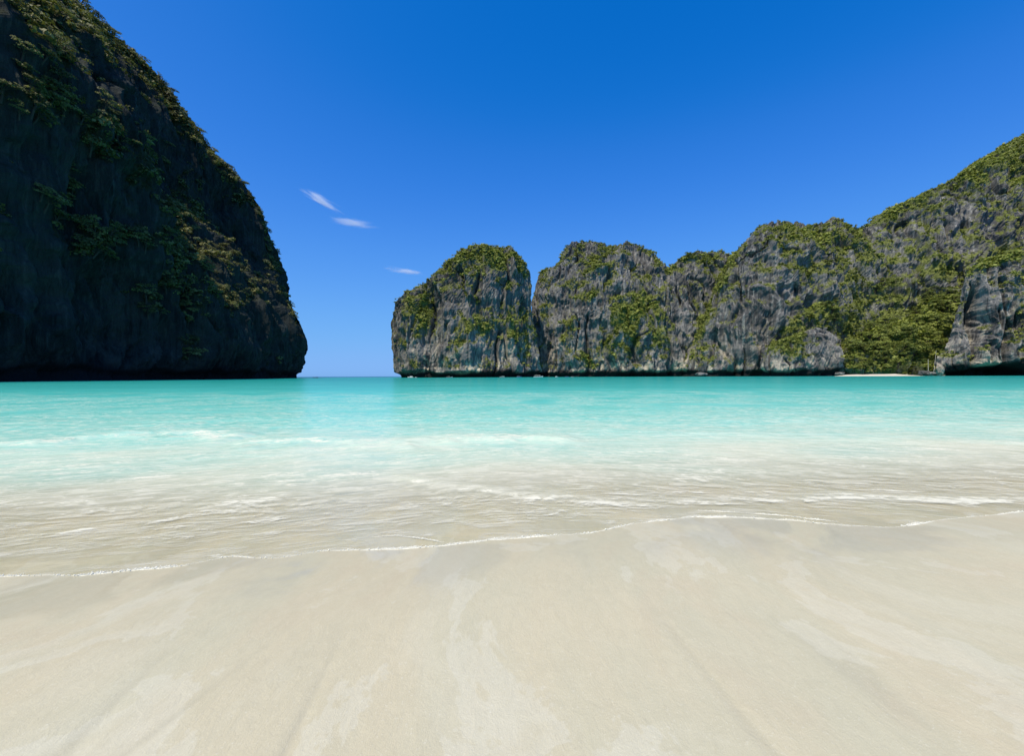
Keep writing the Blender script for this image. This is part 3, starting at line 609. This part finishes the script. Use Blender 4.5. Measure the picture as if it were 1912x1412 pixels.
# --- great headland in shade: ribs along the bay, each from the waterline to the ridge
def headland():
    #        Y     base X   ridge X  ridge Z
    ribs = [(60, -245, -470, 250), (150, -238, -430, 330), (225, -240, -405, 352)]
    sil = [(280, -110, -330), (330, 30, -140), (380, 140, 0), (425, 205, 58), (465, 282, 122), (500, 333, 188), (530, 362, 242), (565, 432, 315), (600, 487, 382), (630, 512, 462), (655, 535, 548), (675, 557, 592), (690, 571, 626), (700, 580, 655)]
    for Y, px, py in sil:
        p = at(px, py, Y); base = np.interp(Y, [225, 272, 400, 500, 560, 600, 690, 700], [-240, -244, -250, -264, -286, -314, -330, -334])
        if Y >= 600: base = at(np.interp(Y, [600, 690, 700], [522, 558, 563]), 705, Y)[0]
        ribs.append((Y, min(base, p[0] + 142), p[0], p[2]))
    ribs += [(712, -352, -352, 30), (725, -385, -385, 26), (745, -440, -440, 22)]
    A = np.array(ribs, float)
    Yf = np.concatenate([np.linspace(60, 225, 40)[:-1]] + [np.linspace(a, b, n)[:-1] for a, b, n in ((225, 400, 165), (400, 700, 265))] + [np.linspace(700, 745, 40)])
    bx, rx, rz = (np.convolve(np.pad(np.interp(Yf, A[:, 0], A[:, k]), 5, 'edge'), np.ones(11)/11, 'valid') for k in (1, 2, 3))
    rows = 350; v = np.linspace(0, 1, rows)
    def prof(vs, ws):
        q = np.interp(v, vs, ws); return np.convolve(np.pad(q, 10, 'reflect', reflect_type='odd'), np.ones(21)/21, 'valid')
    wa = prof([0, 0.06, 0.21, 0.56, 0.82, 0.92, 1], [0, -0.03, 0.02, 0.72, 0.80, 0.88, 1])     # far half: wooded shelf low, bare wall above
    wb = prof([0, 0.10, 0.50, 0.60, 0.86, 1], [0, -0.03, 0.06, 0.20, 0.88, 1])                 # near half: bare wall low, wooded shelf above
    kb = sstep(365, 285, Yf)
    w = wa[:, None]*(1 - kb)[None, :] + wb[:, None]*kb[None, :]
    X = bx[None, :] + (rx - bx)[None, :]*w
    Z = -4 + (rz + 4)[None, :]*v[:, None]
    Yg = np.repeat(Yf[None, :], rows, 0)
    front = np.stack([X, Yg, Z], -1)
    s = np.linspace(0, 1, 40)[1:]                       # the far flank, falling away to the west
    X2 = rx[None, :] - 190*s[:, None]**0.8; Z2 = rz[None, :]*(1 - s[:, None]**1.6) - 4*s[:, None]
    P = np.concatenate([front, np.stack([X2, np.repeat(Yf[None, :], 39, 0), Z2], -1)])
    e = np.concatenate([sstep(1.0, 0.8, v)*sstep(0, 0.1, v), np.zeros(39)])[:, None]*sstep(715, 640, Yf)[None, :]
    VL = [(120, 30, 130, 45, .6), (60, 60, 60, 30, .6), (60, 190, 80, 45, .6), (190, 240, 45, 45, .55), (285, 270, 30, 30, .5), (270, 310, 40, 35, .5), (345, 350, 25, 35, .5), (340, 390, 35, 30, .5), (100, 380, 45, 55, .45),
          (200, 460, 60, 35, .65), (300, 450, 65, 45, .7), (330, 510, 60, 45, .7), (315, 570, 55, 35, .7), (290, 600, 22, 12, .6), (400, 500, 45, 40, .6), (450, 560, 35, 25, .5), (380, 560, 35, 35, .5), (350, 640, 18, 8, .45), (362, 668, 22, 7, .45), (160, 90, 80, 30, .4),
          (180, 60, 60, 14, .5, 38), (260, 120, 70, 18, .55, 45), (330, 210, 70, 18, .55, 57), (400, 300, 70, 18, .55, 50), (460, 380, 60, 18, .5, 55), (503, 470, 60, 12, .45, 75), (535, 570, 60, 12, .4, 68), (100, 620, 200, 110, -.6), (480, 640, 60, 70, -.5), (60, 480, 70, 90, -.4), (180, 160, 40, 40, -.3), (440, 430, 30, 60, -.3), (230, 610, 40, 50, -.4)]
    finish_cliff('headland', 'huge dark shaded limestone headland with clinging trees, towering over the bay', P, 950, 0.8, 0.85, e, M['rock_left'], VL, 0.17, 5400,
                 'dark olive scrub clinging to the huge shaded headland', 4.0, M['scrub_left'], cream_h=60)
headland()
print('headland', time.time() - T0)

# ------------------------------------------------------------------ cove beach
def cove_beach():
    us = np.linspace(0, 1, 70); ws = np.linspace(0, 1, 10)
    px = 1558 + us*(1745 - 1558)
    Vv = []
    for w in ws:
        Y = 462 + 30*w + 6*np.sin(us*9); p = at(px, np.full_like(px, 700.0), Y)
        z = -0.7 + 3.0*w**0.8*np.interp(us, [0, 0.12, 0.6, 0.85, 1], [0.35, 0.8, 1.0, 0.45, 0.3]) + 0.25*noise(np.stack([px*0.08, Y*0.1, px*0], -1), 5)
        Vv.append(np.stack([p[:, 0], Y, z], -1))
    o = link('beach', mesh_np('cove_beach', np.array(Vv).reshape(-1, 3), grid_faces(10, 70), M['cove_sand']))
    tag(o, 'short strip of white sand at the foot of the wooded cove', 'beach', kind='structure')
cove_beach()

# ------------------------------------------------------------------ trees
def tube(path, rad, n=6):
    path = np.array(path, float); V = []
    for i, p in enumerate(path):
        d = path[min(i+1, len(path)-1)] - path[max(i-1, 0)]; d /= np.linalg.norm(d)
        a = np.cross(d, [0.3, 1, 0.1]); a /= np.linalg.norm(a); b = np.cross(d, a)
        for k in range(n):
            th = k/n*math.tau; V.append(p + rad[i]*(a*math.cos(th) + b*math.sin(th)))
    return np.array(V), grid_faces(len(path), n, True)
def tree_meshes(seed, spread, tall, leafmat):
    rng = np.random.default_rng(seed); tv, tf, off = [], [], 0
    H = 4.2*tall; lean = rng.normal(0, 0.5, 2)
    spine = [(0, 0, -2.5), (0.1*lean[0], 0.1*lean[1], 0.5), (0.4*lean[0], 0.4*lean[1], H*0.4), (lean[0], lean[1], H*0.75), (lean[0]*1.3, lean[1]*1.3, H)]
    v, f = tube(spine, [0.42, 0.32, 0.24, 0.16, 0.06]); tv.append(v); tf.append(f + off); off += len(v)
    lobes = [(np.array(spine[-1]), 1.7*spread)]
    for k in range(9):
        a = k/9*math.tau*2 + rng.normal(0, 0.3); hh = H*(0.10 + 0.75*rng.random()); r = spread*(1.5 + 1.6*rng.random())
        end = np.array([lean[0]*0.7 + r*math.cos(a), lean[1]*0.7 + r*math.sin(a), hh + 0.9 + rng.random()])
        st = np.array([lean[0]*0.6, lean[1]*0.6, hh*0.62])
        v, f = tube([st, (st + end)/2 + np.array([0, 0, 0.3]), end], [0.14, 0.09, 0.03], 5); tv.append(v); tf.append(f + off); off += len(v)
        lobes.append((end, spread*(1.0 + 0.8*rng.random())))
    Vl, Tl = [], []
    for k, (c, r) in enumerate(lobes):
        q, t = clump_template(52, seed*31 + k, 0.19); Vl.append(q*r*np.array([1.15, 1.15, 0.8]) + c); Tl.append(np.clip(t + rng.normal(0, 0.12), 0, 1))
    V = np.concatenate(Vl)
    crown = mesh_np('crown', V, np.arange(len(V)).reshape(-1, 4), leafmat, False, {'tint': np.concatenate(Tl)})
    trunk = mesh_np('trunk', np.concatenate(tv), np.concatenate(tf), M['bark'])
    return trunk, crown
LEFT_T = [tree_meshes(500 + k, s, t, M['leaf_left']) for k, (s, t) in enumerate([(1.0, 1.0), (1.25, 0.9), (0.8, 1.2), (1.1, 1.1), (0.9, 0.8)])]
COVE_T = [tree_meshes(600 + k, s, t, M['leaf_cove']) for k, (s, t) in enumerate([(1.0, 1.0), (1.3, 0.9), (0.85, 1.3), (1.15, 1.15), (0.95, 0.85)])]
SHAPES = ['rounded', 'broad-crowned', 'upright', 'spreading', 'squat']
ORD = 'first second third fourth fifth sixth seventh eighth ninth tenth eleventh twelfth thirteenth fourteenth fifteenth sixteenth seventeenth eighteenth nineteenth twentieth'.split()
def plant_tree(p, nrm, meshes, kind, scale, lean_out, label, group):
    o = bpy.data.objects.new('tree', None); COL.objects.link(o); o.empty_display_size = 0.5
    o.location = p.tolist(); o.scale = (scale, scale, scale*random.uniform(0.85, 1.15))
    ax = Vector((-nrm[1], nrm[0], 0)); q = Matrix.Rotation(lean_out, 3, ax.normalized()) if ax.length > 1e-4 else Matrix.Identity(3)
    o.rotation_euler = (q @ Matrix.Rotation(random.uniform(0, math.tau), 3, 'Z')).to_euler()
    tr, cr = meshes[kind]
    link('trunk', tr, o); link('crown', cr, o)
    tag(o, label, 'tree', group)
def plant_zone(key, zone, n, meshes, smin, smax, where, group, seed, gap=14):
    """zone: list of ellipses (px, py, rx, ry[, rot]) on the cliff; trees told apart by their order along the zone"""
    Q, N, veg, px, py = CLIFFS[key]; rng = np.random.default_rng(seed)
    s = patches(px, py, [(z[0], z[1], z[2], z[3], 1.0) + tuple(z[4:]) for z in zone])
    ok = (s > 0.35) & (((CAM - Q)*N).sum(-1) > -0.1*np.linalg.norm(Q, axis=-1)) & (Q[..., 2] > (2.0 if key == 'slope' else 5))
    idx = np.flatnonzero(ok.ravel())
    if not len(idx): return
    rng.shuffle(idx); chosen = []; fx, fy = px.ravel(), py.ravel()
    for i in idx:
        if all((fx[i]-fx[j])**2 + (fy[i]-fy[j])**2 > gap*gap for j in chosen):
            chosen.append(i)
            if len(chosen) >= n: break
    vertical = max(fy[chosen]) - min(fy[chosen]) > 1.3*(max(fx[chosen]) - min(fx[chosen]))
    chosen.sort(key=lambda i: fy[i] if vertical else fx[i])
    for k, i in enumerate(chosen):
        kind = int(rng.integers(0, len(meshes))); sc = smin + (smax - smin)*rng.random()
        lab = f"{SHAPES[kind]} tree {where}, {ORD[k]} from {'the top' if vertical else 'the left'}"
        plant_tree(Q.reshape(-1, 3)[i] + N.reshape(-1, 3)[i]*(0.6 if key == 'headland' else -0.5), N.reshape(-1, 3)[i], meshes, kind, sc, rng.uniform(0.25, 0.6) if key == 'headland' else rng.uniform(0.1, 0.35), lab, group)
G1 = 'trees clinging to the shaded headland'
for z, n, where, sd in [
    ([(110, 25, 120, 35)], 12, 'on the top slope of the shaded headland', 1),
    ([(60, 85, 70, 25)], 8, 'in the second row below the headland top', 2),
    ([(55, 185, 75, 42)], 12, 'in the upper grove of the shaded headland', 3),
    ([(190, 240, 45, 42)], 10, 'on the upper middle ledge of the headland', 4),
    ([(280, 290, 45, 40)], 10, 'on the ledges below the headland skyline', 5),
    ([(345, 365, 30, 42)], 9, 'in the strip beneath the headland skyline notch', 6),
    ([(95, 370, 30, 60, 30)], 9, 'in the sparse band left of the main grove', 7),
    ([(200, 455, 50, 30)], 12, 'in the western part of the main headland grove', 8),
    ([(300, 440, 55, 35)], 13, 'in the top of the main headland grove', 9),
    ([(330, 510, 55, 35)], 14, 'in the middle of the main headland grove', 10),
    ([(320, 575, 50, 28)], 11, 'at the foot of the main headland grove', 11),
    ([(400, 495, 40, 32)], 12, 'in the eastern part of the main headland grove', 12),
    ([(445, 555, 32, 22)], 8, 'in the small clump east of the headland grove', 13),
    ([(355, 655, 22, 16)], 4, 'low above the water on the headland', 14),
    ([(230, 95, 85, 12, 42)], 12, 'on the upper skyline of the headland', 15),
    ([(345, 225, 75, 11, 57)], 10, 'on the middle skyline of the headland', 16),
    ([(430, 335, 70, 11, 52)], 10, 'on the lower middle skyline of the headland', 17),
    ([(500, 455, 65, 9, 74)], 10, 'on the lower skyline of the headland', 18),
    ([(545, 590, 50, 8, 68)], 7, 'on the headland skyline just above the tip', 19)]:
    plant_zone('headland', z, n, LEFT_T, 0.9, 1.7, where, G1, 2000 + sd, 15)
G2 = 'trees in the wooded cove'
for key, z, n, where, sd in [
    ('slope', [(1610, 672, 50, 18)], 14, 'just behind the west half of the cove beach', 1),
    ('slope', [(1700, 675, 50, 18)], 15, 'just behind the east half of the cove beach', 2),
    ('slope', [(1620, 640, 45, 18)], 14, 'on the lower western slope above the cove', 3),
    ('slope', [(1710, 640, 55, 18)], 16, 'on the lower eastern slope above the cove', 4),
    ('slope', [(1690, 605, 75, 20)], 18, 'on the middle slope above the cove', 5),
    ('slope', [(1720, 570, 70, 20)], 16, 'on the upper slope above the cove', 6),
    ('mountain', [(1700, 545, 60, 18)], 9, 'where the cove wood meets the mountain wall', 7),
    ('buttress', [(1545, 590, 35, 30)], 8, 'in the gully between the buttress and the cove', 8)]:
    plant_zone(key, z, n, COVE_T, 1.0, 2.6, where, G2, 3000 + sd, 15)
# two bare pale trunks at the end of the cove beach
for (px, py0, py1, ln), lab in (((1733, 697, 671, 0), 'short upright bare pale trunk at the east end of the cove beach'), ((1743, 697, 655, 5), 'taller leaning bare pale trunk at the east end of the cove beach')):
    a = at(px, py0, 470.0); b = at(px + ln, py1, 470.0); a[2] = 0.8
    v, f = tube([a, a*0.6 + b*0.4 + np.array([0.2, 0, 0]), b], [0.36, 0.28, 0.15], 7)
    k = NT('bleached_wood'); n = k.noise(k.pos((2, 2, 0.4)), 1, 3); mt = k.done(k.principled(k.mix(n, (0.62, 0.60, 0.50), (0.45, 0.43, 0.35)), 0.9, 0.1))
    o = link('bare_trunk', mesh_np('bare_trunk', v, f, mt)); tag(o, lab, 'dead tree', 'bare trunks by the cove')
print('trees', time.time() - T0)

# ------------------------------------------------------------------ boulders
ICO4 = ico(4)
def boulder(px, py, Y, rx, rz, label, col, seed):
    v, f = ICO4; c = at(px, py, Y)
    d = v*(1 + 0.28*fbm(v*1.3, 4, seed)[:, None] + 0.10*ridged(v*np.array([3, 3, 1.2]), 2, seed+3)[:, None])
    V = d*np.array([rx, rx*0.8, rz]) + c
    k = NT('boulder_rock'); n = k.noise(k.pos((0.5, 0.5, 0.25)), 1, 5, 0.65)
    mt = k.done(k.principled(k.mix(k.mr(n, 0.35, 0.65), tuple(x*0.4 for x in col), col), 0.9, 0.15, k.bump(n, 0.7, 0.8)))
    o = link('boulder', mesh_np('boulder', V, f, mt)); tag(o, label, 'boulder', 'boulders around the cove')
boulder(1755, 690, 438, 3.4, 5.4, 'upright pale cream boulder at the foot of the near pillar', (0.46, 0.39, 0.30), 1)
boulder(1727, 697, 458, 5.5, 2.6, 'low dark boulder at the east end of the cove beach', (0.10, 0.105, 0.10), 2)
boulder(1740, 698, 450, 3.6, 1.8, 'small grey boulder between the dark boulder and the pillar', (0.22, 0.22, 0.20), 3)
boulder(1568, 698, 470, 4.5, 1.6, 'flat grey boulder at the west end of the cove beach', (0.25, 0.24, 0.21), 4)
boulder(1310, 699, 545, 6.5, 2.2, 'low grey boulder awash beneath the broad buttress', (0.22, 0.22, 0.21), 5)

# ------------------------------------------------------------------ boats
BM = {n: plain('boat_' + n, c, r) for n, c, r in (('white', (0.80, 0.80, 0.77), 0.3), ('grey', (0.34, 0.36, 0.38), 0.5), ('blue', (0.08, 0.20, 0.42), 0.4), ('teal', (0.20, 0.55, 0.52), 0.4), ('dark', (0.02, 0.022, 0.026), 0.4), ('wood', (0.30, 0.20, 0.12), 0.6), ('cream', (0.72, 0.70, 0.58), 0.6), ('glass', (0.03, 0.05, 0.07), 0.1))}
def hull_mesh(Lh, Bm, Hh, sheer, mat, bow=1):
    ns, nc = 15, 9; V = []
    for i in range(ns):
        u = i/(ns-1); x = (u-0.5)*Lh; wd = Bm*0.5*(1 - max(0, (u-0.5)/0.5)**2.2)*(0.86 + 0.14*min(1, u*4)); top = Hh*(0.85 + sheer*max(0, u-0.35)**2)
        wd = max(wd, 0.03)
        for j in range(nc):
            a = (j/(nc-1) - 0.5)*2; s = abs(a); V.append((x + (0.10*Lh*max(0, u-0.7)*s if u > 0.7 else 0), wd*math.copysign(min(1, s*1.25)**0.6, a), -0.35 + (top + 0.35)*s**1.8))
    deck0 = len(V)
    for i in range(ns):
        l, r = V[i*nc], V[i*nc + nc - 1]; V.append((l[0], l[1]*0.93, l[2]-0.18)); V.append((r[0], r[1]*0.93, r[2]-0.18))
    Fq = grid_faces(ns, nc).tolist()
    for i in range(ns-1):
        a = deck0 + i*2; Fq.append([a, a+1, a+3, a+2]); Fq.append([i*nc, (i+1)*nc, a+2, a]); Fq.append([i*nc+nc-1, a+1, a+3, (i+1)*nc+nc-1])
    Fq.append([0, deck0, deck0+1, nc-1])
    return mesh_np('hull', np.array(V), np.array(Fq), mat, False)
def box_mesh(name, x0, x1, y, z0, z1, mat, taper=0.0, rake=0.0, round_=0.12):
    import bmesh
    bm = bmesh.new(); r = bmesh.ops.create_cube(bm, size=1.0)
    for v in bm.verts:
        top = v.co.z > 0; v.co.x = (x1 - (rake if top else 0)) if v.co.x > 0 else x0 + (taper if top else 0)
        v.co.y = math.copysign(y*(0.88 if top else 1), v.co.y); v.co.z = z1 if top else z0
    bmesh.ops.bevel(bm, geom=bm.edges[:], offset=round_*min(1, (z1-z0)), segments=2, affect='EDGES')
    me = bpy.data.meshes.new(name); bm.to_mesh(me); bm.free(); me.materials.append(mat); return me
def boat(px, py, Y, L, heading, label, style, hullc, topc):
    p = at(px, py, Y); o = bpy.data.objects.new('boat', None); COL.objects.link(o); o.location = (p[0], Y, 0.02); o.rotation_euler = (0, 0, heading)
    tag(o, label, 'boat', 'boats moored below the cliffs')
    if style == 'speed':
        link('hull', hull_mesh(L, L*0.28, L*0.11, 1.2, BM[hullc]), o)
        link('cabin', box_mesh('cabin', -L*0.30, L*0.20, L*0.115, L*0.09, L*0.20, BM[topc], 0.2, L*0.10), o)
        link('windscreen', box_mesh('windscreen', L*0.08, L*0.16, L*0.118, L*0.125, L*0.175, BM['glass'], 0.0, L*0.05, 0.05), o)
        link('roof', box_mesh('roof', -L*0.34, L*0.10, L*0.12, L*0.215, L*0.235, BM[topc], 0, 0, 0.2), o)
        for s in (-1, 1):
            m = link('outboard_motor', box_mesh('outboard_motor', -L*0.545, -L*0.50, 0.22, 0.1, L*0.12, BM['dark'], 0, 0, 0.2), o); m.location.y = s*L*0.06
    elif style == 'canopy':
        link('hull', hull_mesh(L, L*0.22, L*0.085, 1.6, BM[hullc]), o)
        link('canopy', box_mesh('canopy', -L*0.40, L*0.22, L*0.105, L*0.19, L*0.21, BM[topc], 0, 0, 0.2), o)
        for s in (-1, 1):
            for q in (-0.36, -0.1, 0.17):
                v, f = tube([(L*q, s*L*0.09, L*0.06), (L*q, s*L*0.09, L*0.195)], [0.06, 0.06], 5); link('post', mesh_np('post', v, f, BM['white']), o)
        link('bench', box_mesh('bench', -L*0.3, L*0.15, L*0.06, L*0.06, L*0.10, BM['grey'], 0, 0, 0.1), o)
    else:                                               # longtail
        link('hull', hull_mesh(L, L*0.15, L*0.07, 3.4, BM[hullc]), o)
        link('canopy', box_mesh('canopy', -L*0.28, L*0.10, L*0.075, L*0.165, L*0.18, BM[topc], 0, 0, 0.2), o)
        for s in (-1, 1):
            for q in (-0.26, 0.08):
                v, f = tube([(L*q, s*L*0.06, L*0.05), (L*q, s*L*0.06, L*0.17)], [0.05, 0.05], 5); link('post', mesh_np('post', v, f, BM['wood']), o)
        v, f = tube([(-L*0.42, 0, L*0.13), (-L*0.62, 0, L*0.04), (-L*0.72, 0, -0.2)], [0.08, 0.06, 0.05], 6); link('motor_shaft', mesh_np('motor_shaft', v, f, BM['dark']), o)
        link('motor', box_mesh('motor', -L*0.45, -L*0.38, 0.25, L*0.10, L*0.16, BM['dark'], 0, 0, 0.2), o)
boat(767, 702, 560, 8.6, 2.9, 'white cabin speedboat below the edge of the rounded headland', 'speed', 'white', 'white')
boat(776.5, 702, 572, 3.4, 0.2, 'tiny white dinghy beside the cabin speedboat', 'speed', 'white', 'white')
boat(839, 702, 560, 8.2, 0.15, 'grey wooden longtail boat under the rounded headland', 'longtail', 'grey', 'cream')
boat(938, 702, 560, 7.0, 3.0, 'small boat with a pale teal canopy near the dark cleft', 'canopy', 'grey', 'teal')
boat(969, 702, 562, 7.0, 0.3, 'small blue boat in the shadow of the cleft', 'canopy', 'blue', 'grey')
boat(1005, 702, 556, 12.0, 0.05, 'long cream-white covered boat at the foot of the cleft', 'canopy', 'white', 'cream')
boat(1039, 701.5, 575, 5.0, 0.4, 'small white boat right of the long covered boat', 'speed', 'white', 'white')
boat(1058, 701.5, 580, 5.2, 0.2, 'small grey and blue longtail boat below the domed hill', 'longtail', 'blue', 'grey')
boat(1069, 701.5, 582, 4.2, 2.8, 'small grey boat at the end of the moored row', 'longtail', 'grey', 'grey')
boat(589, 704, 800, 9.0, 0.1, 'tiny dark boat out on the horizon in the gap', 'longtail', 'dark', 'dark')

# ------------------------------------------------------------------ clouds: thin wisps far beyond the bay
def cloud(p0, p1, width, dens, label, seed):
    Y = 6000.0; a, b = at(*p0, Y), at(*p1, Y); L = np.linalg.norm(b - a)/2; w = width*Y/F/2
    v, f = ICO4; A = np.array([L, 2.2*w, w])
    V = v*A*(1 + 0.10*fbm(v*2.0, 3, seed)[:, None])
    me = mesh_np('cloud', V, f, None)
    k = NT('cloud_vapour'); tc = k.new('TexCoord')
    def sc(x): m = k.new('VectorMath', operation='MULTIPLY'); k.l.new(tc.outputs['Object'], m.inputs[0]); m.inputs[1].default_value = x; return m.outputs[0]
    ln = k.new('VectorMath', operation='LENGTH'); k.l.new(sc(tuple((1/A).tolist())), ln.inputs[0])
    fall = k.mr(ln.outputs['Value'], 0.95, 0.15)
    off = k.new('VectorMath', operation='ADD'); k.l.new(sc((0.0040, 0.005, 0.034)), off.inputs[0]); off.inputs[1].default_value = (seed*3.7, seed*1.3, 0)
    nz = k.noise(off.outputs[0], 1, 6, 0.65, 0.9)
    d = k.math('MULTIPLY', k.mr(k.math('ADD', nz, k.math('MULTIPLY', fall, 0.30)), 0.60, 1.0), k.math('MULTIPLY', fall, dens))
    vol = k.new('VolumePrincipled'); vol.inputs['Color'].default_value = (0.93, 0.97, 1, 1); k.l.new(d, vol.inputs['Density'])
    k.l.new(vol.outputs[0], k.out.inputs['Volume']); me.materials.append(k.m)
    o = link('cloud', me); o.location = ((a + b)/2).tolist(); o.rotation_euler = (0, -math.atan2(b[2] - a[2], b[0] - a[0]), 0)
    tag(o, label, 'cloud', 'thin cloud wisps')
cloud((535, 338), (668, 412), 30, 0.012, 'slanting white wisp of cloud, the upper one beside the headland', 1)
cloud((588, 406), (730, 426), 26, 0.011, 'flat white wisp of cloud just below the slanting one', 2)
cloud((690, 497), (820, 515), 18, 0.017, 'small thin white wisp of cloud nearest the rounded headland', 3)
print('done', time.time() - T0, 'tris', sum(sum(len(p.vertices) - 2 for p in o.data.polygons) if len(o.data.polygons) < 500 else len(o.data.loops)*2//3 for o in bpy.data.objects if o.type == 'MESH' and not o.parent))
